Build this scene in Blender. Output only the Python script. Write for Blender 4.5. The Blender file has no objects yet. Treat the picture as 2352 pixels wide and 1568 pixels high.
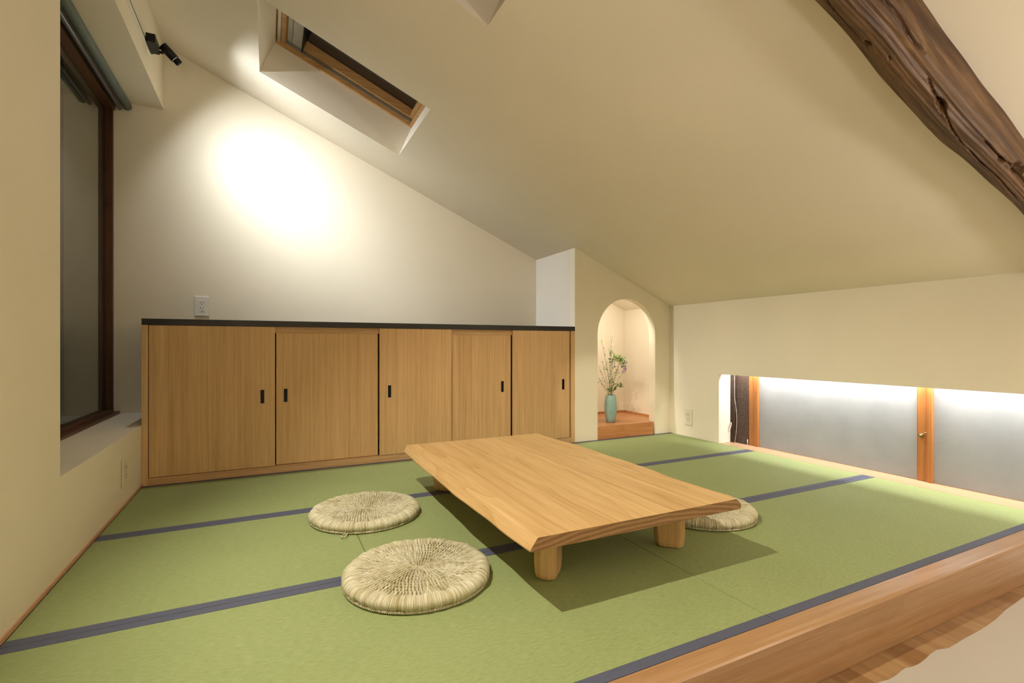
import bpy, bmesh, math, random
from math import sin, cos, pi, radians, hypot, exp, atan2
from mathutils import Vector, Matrix

random.seed(7)
SC = bpy.context.scene
COL = SC.collection

# ------------------------------------------------------------------ room measures (metres)
H = 0.85            # eye height above the mats
XL, XR = -0.686, 3.494
XB = 2.397          # left side of the alcove block
YC, YF = 3.652, 4.352
YK = 1.018          # where the mats meet the raised sill
M = 0.4291          # roof pitch
ZC0 = 1.2248
FZ = -0.174         # lower floor
YBACK = -2.4
def zc(x): return ZC0 + M * (XR - x)
SN = Vector((M, 0, 1)).normalized()       # roof normal (up)
SE = Vector((-1, 0, M)).normalized()      # up the slope

# ------------------------------------------------------------------ materials
def new_mat(name):
    m = bpy.data.materials.new(name); m.use_nodes = True
    nt = m.node_tree; nt.nodes.clear()
    out = nt.nodes.new('ShaderNodeOutputMaterial')
    b = nt.nodes.new('ShaderNodeBsdfPrincipled')
    nt.links.new(b.outputs[0], out.inputs[0])
    return m, nt, b
def N(nt, typ, **kw):
    n = nt.nodes.new(typ)
    for k, v in kw.items():
        if k in n.inputs: n.inputs[k].default_value = v
        else: setattr(n, k, v)
    return n
def coords(nt, scale=(1, 1, 1), rot=(0, 0, 0), loc=(0, 0, 0)):
    tc = nt.nodes.new('ShaderNodeTexCoord'); mp = nt.nodes.new('ShaderNodeMapping')
    mp.inputs['Scale'].default_value = scale; mp.inputs['Rotation'].default_value = rot
    mp.inputs['Location'].default_value = loc
    nt.links.new(tc.outputs['Object'], mp.inputs[0]); return mp.outputs[0]
def ramp(nt, fac, stops):
    r = nt.nodes.new('ShaderNodeValToRGB'); e = r.color_ramp.elements
    while len(e) > 1: e.remove(e[-1])
    e[0].position = stops[0][0]; e[0].color = (*stops[0][1], 1)
    for p, c in stops[1:]:
        x = e.new(p); x.color = (*c, 1)
    nt.links.new(fac, r.inputs[0]); return r.outputs[0]
def mixc(nt, fac, a, b, mode='MIX'):
    m = nt.nodes.new('ShaderNodeMix'); m.data_type = 'RGBA'; m.blend_type = mode
    for i, v in ((0, fac), (6, a), (7, b)):
        if isinstance(v, (int, float)): m.inputs[i].default_value = v
        elif isinstance(v, tuple): m.inputs[i].default_value = (*v, 1)
        else: nt.links.new(v, m.inputs[i])
    return m.outputs[2]
def bump(nt, b, h, strength=.3, dist=.002):
    n = nt.nodes.new('ShaderNodeBump'); n.inputs['Strength'].default_value = strength
    n.inputs['Distance'].default_value = dist
    nt.links.new(h, n.inputs['Height']); nt.links.new(n.outputs[0], b.inputs['Normal'])
def noise(nt, vec, scale, detail=3, rough=.5, dist=0):
    n = nt.nodes.new('ShaderNodeTexNoise'); n.inputs['Scale'].default_value = scale
    n.inputs['Detail'].default_value = detail; n.inputs['Roughness'].default_value = rough
    n.inputs['Distortion'].default_value = dist
    nt.links.new(vec, n.inputs['Vector']); return n.outputs[0]
def sc3(c, k): return tuple(max(0, min(1, x * k)) for x in c)

def plain(name, col, rough=.6, metal=0, spec=.5, var=.06, vs=9):
    m, nt, b = new_mat(name)
    v = noise(nt, coords(nt), vs, 4)
    c = ramp(nt, v, [(.3, sc3(col, 1 - var)), (.7, sc3(col, 1 + var))])
    nt.links.new(c, b.inputs['Base Color'])
    b.inputs['Roughness'].default_value = rough; b.inputs['Metallic'].default_value = metal
    b.inputs['Specular IOR Level'].default_value = spec
    return m
def plaster(name, col, bs=.12):
    m, nt, b = new_mat(name)
    v = coords(nt)
    c = ramp(nt, noise(nt, v, 1.6, 4), [(.3, sc3(col, .97)), (.7, sc3(col, 1.02))])
    nt.links.new(c, b.inputs['Base Color']); b.inputs['Roughness'].default_value = .92
    b.inputs['Specular IOR Level'].default_value = .15
    bump(nt, b, noise(nt, v, 160, 4, .6), bs, .0015)
    return m
def wood(name, dark, mid, light, axis='Z', rough=.5, grain=1.0, plank=0, plank_axis='X', ring=.35, spec=.35, gloss_bump=.08, tone=.10):
    """straight-grained timber: fibres run along `axis`; boards of width `plank` side by side along `plank_axis`"""
    m, nt, b = new_mat(name)
    i = 'XYZ'.index(axis)
    def mth(op, a, b_=None, c_=None):
        n = nt.nodes.new('ShaderNodeMath'); n.operation = op
        for k, v in enumerate((a, b_, c_)):
            if v is None: continue
            if isinstance(v, (int, float)): n.inputs[k].default_value = v
            else: nt.links.new(v, n.inputs[k])
        return n.outputs[0]
    tc = nt.nodes.new('ShaderNodeTexCoord'); base = tc.outputs['Object']; wn = None
    if plank:
        sp = nt.nodes.new('ShaderNodeSeparateXYZ'); nt.links.new(base, sp.inputs[0])
        f = mth('FLOOR', mth('DIVIDE', sp.outputs['XYZ'.index(plank_axis)], plank))
        wn = nt.nodes.new('ShaderNodeTexWhiteNoise'); wn.noise_dimensions = '1D'; nt.links.new(f, wn.inputs['W'])
        va = nt.nodes.new('ShaderNodeVectorMath'); va.operation = 'MULTIPLY_ADD'
        nt.links.new(wn.outputs['Color'], va.inputs[0]); va.inputs[1].default_value = (7, 7, 7); nt.links.new(base, va.inputs[2]); base = va.outputs[0]
    def sc(v):
        mp = nt.nodes.new('ShaderNodeMapping'); mp.inputs['Scale'].default_value = tuple(v); nt.links.new(base, mp.inputs[0]); return mp.outputs[0]
    s1 = [46 * grain] * 3; s1[i] = .9
    s2 = [260 * grain] * 3; s2[i] = 5
    s3 = [7.5 * grain] * 3; s3[i] = .42
    n1 = noise(nt, sc(s1), 1, 6, .62, .15)
    n2 = noise(nt, sc(s2), 1, 3, .55)
    n3 = noise(nt, sc(s3), 1, 2, .5, .35)
    # growth rings: sharp late-wood lines following slow contours
    fr = mth('FRACT', mth('MULTIPLY', n3, 13.0 * grain ** .5))
    lw = mth('POWER', fr, 5.0)
    c1 = ramp(nt, n1, [(.3, dark), (.5, mid), (.7, light)])
    c2 = ramp(nt, lw, [(0, sc3(light, 1.0)), (.35, mid), (1, sc3(dark, .93))])
    c = mixc(nt, ring, c1, c2)
    c3 = ramp(nt, n2, [(.35, (.87, .85, .82)), (.6, (1, 1, 1))])
    c = mixc(nt, .85, c, c3, 'MULTIPLY')
    if plank:
        pc = ramp(nt, wn.outputs[0], [(0, (1 - tone, 1 - tone * 1.3, 1 - tone * 1.6)), (.5, (1 - tone * .3, 1 - tone * .35, 1 - tone * .4)), (1, (1.0, 1.0, .98))])
        c = mixc(nt, 1.0, c, pc, 'MULTIPLY')
    nt.links.new(c, b.inputs['Base Color']); b.inputs['Roughness'].default_value = rough
    b.inputs['Specular IOR Level'].default_value = spec
    bump(nt, b, n2, gloss_bump, .001)
    return m

WALLC = (.85, .77, .61)
MAT = {}
MAT['wall'] = plaster('wall_plaster', WALLC)
MAT['ceil'] = plaster('ceiling_plaster', (.85, .77, .63), .08)
MAT['reveal'] = plaster('reveal_plaster', (.82, .76, .66), .08)
MAT['niche'] = plaster('niche_plaster', (.84, .74, .62), .08)
MAT['shaft'] = plaster('shaft_plaster', (.74, .64, .50), .08)
MAT['cab'] = wood('cabinet_veneer', (.60, .365, .165), (.72, .46, .225), (.80, .53, .27), 'Z', .45, 1.1, .118, 'X', .14, tone=.07)
MAT['cabrail'] = wood('cabinet_rail_wood', (.48, .28, .13), (.60, .37, .18), (.68, .43, .22), 'X', .45, 1.0)
MAT['oak'] = wood('oak_tabletop', (.54, .315, .115), (.66, .42, .175), (.76, .52, .25), 'Y', .42, .62, .128, 'X', .36, .4)
def shaded_endgrain_mat():
    m, nt, b = new_mat('oak_end_grain_shaded')
    v = coords(nt, (1, 1, 2.6), loc=(0, 0, .35))
    w = N(nt, 'ShaderNodeTexWave', wave_type='RINGS', rings_direction='Y', Scale=7.0, Distortion=3.0, Detail=3.0)
    w.inputs['Detail Scale'].default_value = 1.2
    nt.links.new(v, w.inputs[0])
    n = noise(nt, coords(nt, (60, 60, 60)), 1, 3)
    c = ramp(nt, w.outputs[1], [(.1, (.25, .13, .05)), (.5, (.34, .19, .08)), (.9, (.40, .24, .11))])  # end-grain rings, with the shade on the table ends darkened into the colour
    c = mixc(nt, .5, c, ramp(nt, n, [(.3, (.8, .78, .74)), (.7, (1, 1, 1))]), 'MULTIPLY')
    nt.links.new(c, b.inputs['Base Color']); b.inputs['Roughness'].default_value = .5
    return m
MAT['endgrain_shaded'] = shaded_endgrain_mat()
MAT['oakleg'] = wood('oak_leg_wood', (.52, .31, .12), (.62, .40, .17), (.70, .47, .22), 'Z', .45, .8, ring=.5)
MAT['kamachi'] = wood('hinoki_edge_board', (.34, .18, .08), (.42, .235, .11), (.48, .29, .15), 'X', .26, .8, ring=.16, spec=.6)
MAT['sill'] = wood('sill_wood', (.44, .28, .16), (.49, .32, .19), (.54, .365, .22), 'Y', .4, .5, ring=.2)
MAT['floor'] = wood('lower_floor_wood', (.24, .13, .055), (.36, .21, .10), (.43, .28, .14), 'Y', .32, .8, .10, 'X', .2, tone=.34)
MAT['toko'] = wood('alcove_platform_wood', (.42, .16, .055), (.55, .235, .085), (.63, .30, .12), 'X', .32, .7, ring=.3)
MAT['orange'] = wood('red_cedar_frame', (.27, .095, .026), (.39, .15, .042), (.48, .21, .068), 'Z', .42, .9)
MAT['darkwood'] = wood('dark_window_wood', (.055, .022, .010), (.085, .034, .014), (.12, .05, .02), 'Z', .4, 1)
MAT['darkwoodY'] = wood('dark_window_wood_rail', (.055, .022, .010), (.095, .038, .015), (.15, .062, .024), 'Y', .4, 1)
MAT['baseboard'] = wood('wall_foot_wood', (.48, .24, .12), (.58, .32, .18), (.66, .40, .24), 'Y', .45, .8)
MAT['pine'] = wood('pine_window_frame', (.42, .22, .08), (.55, .31, .12), (.64, .39, .17), 'X', .4, .8)
MAT['black'] = plain('black_counter_laminate', (.012, .011, .011), .38)
MAT['blackmetal'] = plain('black_metal', (.014, .014, .015), .4, .6)
MAT['white'] = plain('white_plastic', (.80, .76, .68), .4)
MAT['beige_plate'] = plain('cream_plastic', (.78, .70, .54), .4)
MAT['hole'] = plain('dark_socket_slot', (.02, .017, .012), .6)
MAT['alu'] = plain('grey_aluminium', (.30, .31, .30), .35, .7)
MAT['panelwhite'] = plain('pale_grey_metal', (.55, .55, .52), .4)
MAT['shade'] = plain('grey_green_blind_cloth', (.13, .155, .135), .7, 0, .4)
MAT['shadebar'] = plain('grey_blind_bar', (.13, .13, .14), .35, .3)
MAT['darkpanel'] = plain('dark_blind_cloth', (.085, .058, .045), .85, 0, .2, .25, 60)
MAT['brass'] = plain('worn_brass', (.62, .50, .25), .25, 1)
MAT['plasterfloor'] = plaster('pale_screed', (.47, .43, .375), .05)
MAT['soil'] = plain('subfloor_board', (.30, .22, .14), .8)

def tatami_mat():
    m, nt, b = new_mat('woven_rush')
    v = coords(nt)
    # rush lies along the short side (Y); fine warp ridges across it
    wv = N(nt, 'ShaderNodeTexWave', bands_direction='X', Scale=95.0, Distortion=.6, Detail=1.0)
    nt.links.new(v, wv.inputs[0])
    wy = N(nt, 'ShaderNodeTexWave', bands_direction='Y', Scale=190.0, Distortion=1.2, Detail=1.0)
    nt.links.new(v, wy.inputs[0])
    st = noise(nt, coords(nt, (40, 210, 1)), 1, 3, .6)
    bl = noise(nt, coords(nt, (2.0, 2.6, 1)), 1, 3, .5)
    c = ramp(nt, st, [(.3, (.262, .320, .118)), (.5, (.312, .370, .152)), (.75, (.372, .420, .20))])
    c2 = ramp(nt, bl, [(.3, (.94, .95, .92)), (.7, (1, 1, 1))])
    c = mixc(nt, 1, c, c2, 'MULTIPLY')
    c = mixc(nt, .10, c, wv.outputs[0], 'MULTIPLY')
    nt.links.new(c, b.inputs['Base Color']); b.inputs['Roughness'].default_value = .62
    b.inputs['Specular IOR Level'].default_value = .3
    mx = N(nt, 'ShaderNodeMath', operation='MULTIPLY'); nt.links.new(wv.outputs[1], mx.inputs[0]); nt.links.new(wy.outputs[1], mx.inputs[1])
    ad = N(nt, 'ShaderNodeMath', operation='ADD'); nt.links.new(mx.outputs[0], ad.inputs[0]); nt.links.new(st, ad.inputs[1])
    bump(nt, b, ad.outputs[0], .35, .0012)
    return m
MAT['tatami'] = tatami_mat()
def border_mat():
    m, nt, b = new_mat('blue_grey_cloth')
    v = coords(nt)
    w1 = noise(nt, coords(nt, (30, 500, 1)), 1, 3)
    c = ramp(nt, w1, [(.3, (.066, .074, .118)), (.7, (.098, .106, .16))])
    nt.links.new(c, b.inputs['Base Color']); b.inputs['Roughness'].default_value = .65
    bump(nt, b, w1, .2, .001); return m
MAT['border'] = border_mat()

def straw_mat():
    m, nt, b = new_mat('dry_rush_straw')
    tc = nt.nodes.new('ShaderNodeTexCoord'); sp = nt.nodes.new('ShaderNodeSeparateXYZ')
    nt.links.new(tc.outputs['Object'], sp.inputs[0])
    at = N(nt, 'ShaderNodeMath', operation='ARCTAN2'); nt.links.new(sp.outputs[1], at.inputs[0]); nt.links.new(sp.outputs[0], at.inputs[1])
    ln = N(nt, 'ShaderNodeVectorMath', operation='LENGTH'); nt.links.new(tc.outputs['Object'], ln.inputs[0])
    cb = nt.nodes.new('ShaderNodeCombineXYZ')
    m1 = N(nt, 'ShaderNodeMath', operation='MULTIPLY'); m1.inputs[1].default_value = 55; nt.links.new(at.outputs[0], m1.inputs[0])
    m2 = N(nt, 'ShaderNodeMath', operation='MULTIPLY'); m2.inputs[1].default_value = 14; nt.links.new(ln.outputs['Value'], m2.inputs[0])
    nt.links.new(m1.outputs[0], cb.inputs[0]); nt.links.new(m2.outputs[0], cb.inputs[1]); nt.links.new(sp.outputs[2], cb.inputs[2])
    st = noise(nt, cb.outputs[0], 1.0, 3, .6)
    bl = noise(nt, coords(nt, (9, 9, 9)), 1, 3, .6)
    c = ramp(nt, st, [(.27, (.30, .235, .115)), (.42, (.49, .43, .27)), (.56, (.64, .60, .45)), (.74, (.78, .76, .64))])
    c2 = ramp(nt, bl, [(.3, (.86, .84, .72)), (.6, (1, 1, 1))])
    c = mixc(nt, 1, c, c2, 'MULTIPLY')
    nt.links.new(c, b.inputs['Base Color']); b.inputs['Roughness'].default_value = .55
    b.inputs['Specular IOR Level'].default_value = .35
    return m
MAT['straw'] = straw_mat()
MAT['gap_shade'] = plain('straw_gap_shade', (.13, .095, .045), .9)  # dark brown painted in as shade at the bottom of the weave gaps

def beam_mat():
    m, nt, b = new_mat('old_smoked_timber')
    # object axes: X runs along the beam
    n1 = noise(nt, coords(nt, (1.6, 26, 26)), 1, 8, .68, .6)
    n2 = noise(nt, coords(nt, (7, 90, 90)), 1, 4, .6, .4)
    n3 = noise(nt, coords(nt, (3, 5, 5)), 1, 4, .6, .5)
    c = ramp(nt, n1, [(.28, (.035, .015, .006)), (.45, (.10, .048, .018)), (.58, (.17, .088, .034)), (.74, (.30, .185, .085))])
    c2 = ramp(nt, n2, [(.3, (.62, .58, .52)), (.6, (1, 1, 1))])
    c = mixc(nt, .9, c, c2, 'MULTIPLY')
    c3 = ramp(nt, n3, [(.32, (.55, .5, .45)), (.6, (1, 1, 1))])
    c = mixc(nt, .8, c, c3, 'MULTIPLY')
    nt.links.new(c, b.inputs['Base Color']); b.inputs['Roughness'].default_value = .5
    b.inputs['Specular IOR Level'].default_value = .4
    bump(nt, b, n2, .5, .004); return m
MAT['beam'] = beam_mat()

def frost_mat():
    m, nt, b = new_mat('frosted_glass')
    v = coords(nt)
    c = ramp(nt, noise(nt, v, 5, 5, .6), [(.35, (.37, .39, .41)), (.65, (.42, .44, .455))])
    sp = N(nt, 'ShaderNodeTexVoronoi'); sp.inputs['Scale'].default_value = 4.3; nt.links.new(v, sp.inputs['Vector'])
    ms = ramp(nt, sp.outputs['Distance'], [(.03, (.62, .62, .62)), (.07, (1, 1, 1))])
    c = mixc(nt, .7, c, ms, 'MULTIPLY')
    nt.links.new(c, b.inputs['Base Color']); b.inputs['Roughness'].default_value = .42
    b.inputs['Transmission Weight'].default_value = .25
    b.inputs['Specular IOR Level'].default_value = .5
    bump(nt, b, noise(nt, v, 300, 3), .2, .0008)
    return m
MAT['frost'] = frost_mat()
def glass_mat(name, tint=(.9, .93, .9)):
    m, nt, b = new_mat(name)
    n = noise(nt, coords(nt), 3, 2)
    c = ramp(nt, n, [(.3, sc3(tint, .98)), (.7, tint)])
    nt.links.new(c, b.inputs['Base Color']); b.inputs['Roughness'].default_value = .015
    b.inputs['Transmission Weight'].default_value = 1.0; b.inputs['IOR'].default_value = 1.5
    return m
MAT['glass'] = glass_mat('clear_night_glass')
def glaze_mat():
    m, nt, b = new_mat('celadon_glaze')
    n = noise(nt, coords(nt), 14, 4)
    c = ramp(nt, n, [(.3, (.23, .39, .35)), (.7, (.30, .46, .42))])
    nt.links.new(c, b.inputs['Base Color']); b.inputs['Roughness'].default_value = .16
    b.inputs['Coat Weight'].default_value = .6
    return m
MAT['glaze'] = glaze_mat()
MAT['leaf'] = plain('leaf_green', (.28, .40, .09), .5, 0, .4, .3, 30)
MAT['leafdark'] = plain('leaf_deep_green', (.14, .24, .06), .5, 0, .4, .3, 30)
MAT['bud'] = plain('pale_green_blossom', (.62, .72, .34), .6, 0, .3, .15, 40)
MAT['petal'] = plain('lilac_petal', (.48, .34, .66), .6, 0, .3, .15, 40)
MAT['stem'] = plain('stem_green_brown', (.17, .20, .06), .6, 0, .3, .3, 30)
def emit_mat(name, col, s):
    m = bpy.data.materials.new(name); m.use_nodes = True; nt = m.node_tree; nt.nodes.clear()
    o = nt.nodes.new('ShaderNodeOutputMaterial'); e = nt.nodes.new('ShaderNodeEmission')
    e.inputs[0].default_value = (*col, 1); e.inputs[1].default_value = s
    nt.links.new(e.outputs[0], o.inputs[0]); return m

# ------------------------------------------------------------------ object helpers
def root_of(o):
    while o.parent: o = o.parent
    return o
def thing(name, label, cat, loc, group=None, rotz=0):
    o = bpy.data.objects.new(name, None); COL.objects.link(o); o.empty_display_size = .05
    o.location = loc; o.rotation_euler = (0, 0, rotz)
    o['label'] = label; o['category'] = cat
    if group: o['group'] = group
    return o
def link(name, bm, mat, parent=None, smooth=False, bevel=0, local=False, segs=2):
    """bm in world coordinates (or the thing's own when local)"""
    bmesh.ops.recalc_face_normals(bm, faces=bm.faces)
    me = bpy.data.meshes.new(name)
    if parent is not None:
        if not local:
            r = root_of(parent); bmesh.ops.translate(bm, verts=bm.verts, vec=-Vector(r.location))
        loc = Vector((0, 0, 0))
    else:
        co = [v.co for v in bm.verts]
        loc = Vector(((min(c.x for c in co) + max(c.x for c in co)) / 2, (min(c.y for c in co) + max(c.y for c in co)) / 2, min(c.z for c in co)))
        bmesh.ops.translate(bm, verts=bm.verts, vec=-loc)
    bm.to_mesh(me); bm.free()
    mats = mat if isinstance(mat, list) else [mat]
    for x in mats: me.materials.append(MAT[x] if isinstance(x, str) else x)
    if smooth:
        for p in me.polygons: p.use_smooth = True
    o = bpy.data.objects.new(name, me); COL.objects.link(o)
    if parent is not None: o.parent = parent
    else: o.location = loc
    if bevel:
        b = o.modifiers.new('bevel', 'BEVEL'); b.width = bevel; b.segments = segs; b.limit_method = 'ANGLE'; b.angle_limit = radians(35)
    return o
def struct(name, bm, mat, parent=None, **k):
    o = link(name, bm, mat, parent, **k)
    if parent is None: o['kind'] = 'structure'
    return o
def tag(o, label, cat, group=None):
    o['label'] = label; o['category'] = cat
    if group: o['group'] = group
    return o
def BM(): return bmesh.new()
def box(bm, x0, x1, y0, y1, z0, z1, mi=0):
    vs = [bm.verts.new(p) for p in ((x0, y0, z0), (x1, y0, z0), (x1, y1, z0), (x0, y1, z0), (x0, y0, z1), (x1, y0, z1), (x1, y1, z1), (x0, y1, z1))]
    for f in ((0, 3, 2, 1), (4, 5, 6, 7), (0, 1, 5, 4), (1, 2, 6, 5), (2, 3, 7, 6), (3, 0, 4, 7)):
        bm.faces.new([vs[i] for i in f]).material_index = mi
    return bm
def prism(bm, pts, off, mi=0):
    """extrude polygon (3D points) by vector"""
    off = Vector(off)
    a = [bm.verts.new(p) for p in pts]; b = [bm.verts.new(Vector(p) + off) for p in pts]
    n = len(a)
    bm.faces.new(a).material_index = mi; bm.faces.new(list(reversed(b))).material_index = mi
    for i in range(n):
        j = (i + 1) % n
        bm.faces.new([a[i], b[i], b[j], a[j]]).material_index = mi
    return bm
def grid_slab(bm, O, U, V, Nn, us, vs, holes, t):
    """slab O+u*U+v*V, thickness t along Nn, cells listed in holes left open"""
    O, U, V, Nn = map(Vector, (O, U, V, Nn))
    cache = {}
    def vert(i, j, k):
        if (i, j, k) not in cache: cache[(i, j, k)] = bm.verts.new(O + U * us[i] + V * vs[j] + Nn * (t * k))
        return cache[(i, j, k)]
    nu, nv = len(us) - 1, len(vs) - 1
    solid = lambda i, j: 0 <= i < nu and 0 <= j < nv and (i, j) not in holes
    for i in range(nu):
        for j in range(nv):
            if not solid(i, j): continue
            bm.faces.new([vert(i, j, 0), vert(i + 1, j, 0), vert(i + 1, j + 1, 0), vert(i, j + 1, 0)])
            bm.faces.new([vert(i, j, 1), vert(i, j + 1, 1), vert(i + 1, j + 1, 1), vert(i + 1, j, 1)])
            if not solid(i - 1, j): bm.faces.new([vert(i, j, 0), vert(i, j + 1, 0), vert(i, j + 1, 1), vert(i, j, 1)])
            if not solid(i + 1, j): bm.faces.new([vert(i + 1, j, 0), vert(i + 1, j, 1), vert(i + 1, j + 1, 1), vert(i + 1, j + 1, 0)])
            if not solid(i, j - 1): bm.faces.new([vert(i, j, 0), vert(i, j, 1), vert(i + 1, j, 1), vert(i + 1, j, 0)])
            if not solid(i, j + 1): bm.faces.new([vert(i, j + 1, 0), vert(i + 1, j + 1, 0), vert(i + 1, j + 1, 1), vert(i, j + 1, 1)])
    return bm
def tube(bm, pts, r, seg=8, caps=True, mi=0):
    pts = [Vector(p) for p in pts]; n = len(pts)
    rs = r if isinstance(r, (list, tuple)) else [r] * n
    rings = []; up = None
    for i, p in enumerate(pts):
        t = (pts[min(i + 1, n - 1)] - pts[max(i - 1, 0)]).normalized()
        if up is None: up = t.orthogonal().normalized()
        up = (up - t * up.dot(t)).normalized(); s = t.cross(up)
        rings.append([bm.verts.new(p + (up * cos(2 * pi * k / seg) + s * sin(2 * pi * k / seg)) * rs[i]) for k in range(seg)])
    for a, b in zip(rings, rings[1:]):
        for k in range(seg):
            f = bm.faces.new([a[k], a[(k + 1) % seg], b[(k + 1) % seg], b[k]]); f.smooth = True; f.material_index = mi
    if caps:
        bm.faces.new(list(reversed(rings[0]))).material_index = mi; bm.faces.new(rings[-1]).material_index = mi
    return bm
def lathe(bm, prof, c, seg=48, close=False):
    rings = []
    for r, z in prof:
        if r < 1e-6: rings.append([bm.verts.new((c[0], c[1], c[2] + z))])
        else: rings.append([bm.verts.new((c[0] + r * cos(2 * pi * k / seg), c[1] + r * sin(2 * pi * k / seg), c[2] + z)) for k in range(seg)])
    for a, b in zip(rings, rings[1:]):
        for k in range(seg):
            j = (k + 1) % seg
            if len(a) == 1: bm.faces.new([a[0], b[k], b[j]])
            elif len(b) == 1: bm.faces.new([a[k], a[j], b[0]])
            else: bm.faces.new([a[k], a[j], b[j], b[k]])
    return bm
def copy_tree(o, parent=None):
    c = o.copy(); COL.objects.link(c); c.parent = parent
    for ch in list(o.children): copy_tree(ch, c)
    return c

# ================================================================== SETTING
# lower floor (timber strip then pale screed) ------------------------------------------------
b = BM(); box(b, XL - .2, XR + .3, YBACK - .1, YK, FZ - .06, FZ); struct('floor', b, 'floor')
b = BM(); box(b, XL - .3, XR + .4, YK + .001, YF + .1, -.15, -.032); struct('floor', b, 'soil')
# screed with an irregular trowelled edge lying over the timber
wavy = [(3.49, .957), (3.2, .935), (2.95, .915), (2.752, .899), (2.637, .891), (2.54, .885), (2.436, .872), (2.35, .866), (2.284, .863), (2.17, .862), (2.114, .860), (2.056, .858), (2.007, .871), (1.958, .868),
        (1.908, .861), (1.87, .858), (1.83, .859), (1.804, .866), (1.77, .863), (1.735, .859), (1.698, .858), (1.66, .864), (1.6, .866), (1.5, .86), (1.4, .855), (1.3, .862), (1.2, .856), (1.05, .862), (.8, .858), (.5, .862), (.2, .857), (-.2, .862), (XL + .001, .86)]
pts = [(x, y - .002, FZ + .0005) for x, y in wavy] + [(XL + .001, YBACK + .01, FZ + .0005), (3.49, YBACK + .01, FZ + .0005)]
b = BM(); prism(b, pts, (0, 0, .004)); bmesh.ops.triangulate(b, faces=[f for f in b.faces if len(f.verts) > 4]); struct('floor', b, 'plasterfloor')

# raised edge board in front of the mats (agari-kamachi) ---------------------------------------
b = BM()
prof = [(YK, 0), (.956, 0), (.949, -.002), (.945, -.007), (.945, FZ + .001), (.995, FZ + .001), (.995, -.05), (YK, -.05)]
prism(b, [(XL + .002, y, z) for y, z in prof], (XR - XL + .14, 0, 0)); struct('trim_1', b, 'kamachi')

# walls ------------------------------------------------------------------------------------------
# far wall behind the cabinet, its top following the roof
XWIN = -1.035
b = BM(); prism(b, [(-1.25, YF, -.15), (XR + .35, YF, -.15), (XR + .35, YF, zc(XR + .35)), (-1.25, YF, zc(-1.25))], (0, .1, 0)); struct('wall_back', b, 'wall')
# left wall: opening for the tall window; reveal runs to the window plane
b = BM()
grid_slab(b, (XL, 0, 0), (0, 1, 0), (0, 0, 1), (-1, 0, 0), [YBACK, 2.361, YF - .001], [FZ, .3667, 2.556, zc(XL)], {(1, 1)}, .42)
struct('wall_left', b, 'wall')
# wooden wall foot
b = BM(); box(b, XL, XL + .006, YK, YC - .001, 0.001, .014); struct('baseboard_left', b, 'baseboard')
# right wall with the low window
ZW = .5953
b = BM()
wl = .035
grid_slab(b, (XR, 0, 0), (0, 1, 0), (0, 0, 1), (1, 0, 0), [YBACK, .2, 3.074, YF - .001], [FZ, -.02, ZW, zc(XR) - .0003], {(1, 1)}, wl)
for v in b.verts:
    if v.co.x > XR + .01 and v.co.z > 1: v.co.z = zc(XR + wl) - .0003
struct('wall_right', b, 'wall')
# outer box of the low window: pocket roof, end reveals, backing
b = BM()
box(b, XR + wl, XR + .20, .2 - .06, 3.074 + .06, .80, .84)
box(b, XR + wl, XR + .20, 3.074, 3.134, -.02, .80)
box(b, XR + wl, XR + .20, .14, .2, -.02, .80)
struct('wall_window_recess', b, 'reveal')
b = BM(); box(b, XR + .0005, XR + wl - .0005, 3.0735, 3.0738, .0, ZW - .0005); struct('trim_2', b, 'white')
# back of the room behind the camera
b = BM(); prism(b, [(XL - .42, YBACK, FZ), (XR + .1, YBACK, FZ), (XR + .1, YBACK, zc(XR + .1)), (XL - .42, YBACK, zc(XL - .42))], (0, -.1, 0)); struct('wall_front', b, 'wall')

# alcove block: arched front wall and side cheek
ac, ar, az = (2.638 + 3.304) / 2, .333, .941
b = BM()
def arch_strip(bm, pts2):   # one convex piece of the arched wall
    prism(bm, [(x, YC, z) for x, z in pts2], (0, .085, 0))
top = lambda x: zc(x) - .0005
arch_strip(b, [(XB, 0), (2.638, 0), (2.638, az), (2.638, top(2.638)), (XB, top(XB))])
arch_strip(b, [(3.304, 0), (XR - .0005, 0), (XR - .0005, top(XR)), (3.304, top(3.304)), (3.304, az)])
prev = (2.638, az)
for k in range(1, 49):
    a = pi - pi * k / 48; cur = (ac + ar * cos(a), az + ar * sin(a))
    arch_strip(b, [prev, cur, (cur[0], top(cur[0])), (prev[0], top(prev[0]))]); prev = cur
bmesh.ops.remove_doubles(b, verts=b.verts, dist=.0002)
from collections import defaultdict
seen = defaultdict(list)
for f in b.faces: seen[tuple(sorted(v.index for v in f.verts))].append(f)
b.verts.index_update(); seen = defaultdict(list)
for f in b.faces: seen[tuple(sorted(v.index for v in f.verts))].append(f)
bmesh.ops.delete(b, geom=[f for l in seen.values() if len(l) > 1 for f in l], context='FACES')
struct('wall_alcove', b, 'wall')
b = BM(); prism(b, [(XB, YC + .0855, 0), (XB + .07, YC + .0855, 0), (XB + .07, YC + .0855, zc(XB + .07) - .0005), (XB, YC + .0855, zc(XB) - .0005)], (0, YF - YC - .086, 0)); struct('wall_alcove_side', b, 'reveal')

# ceiling: sloping slab with two skylight shafts
x2s = lambda x: (XR - x) * hypot(1, M)
SH = .25
b = BM()
us = [x2s(XR + .30), x2s(.913 + .0), x2s(-.058), x2s(-1.3)]
us = [x2s(XR + .30), x2s(.9135), x2s(-.058), x2s(-1.3)]
vs = [YBACK - .1, 1.283, 2.127, 3.04, 3.88, YF + .1]
grid_slab(b, (XR, 0, ZC0), SE, (0, 1, 0), SN, us, vs, {(1, 1), (1, 3)}, SH)
struct('ceiling', b, 'ceil')

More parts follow.
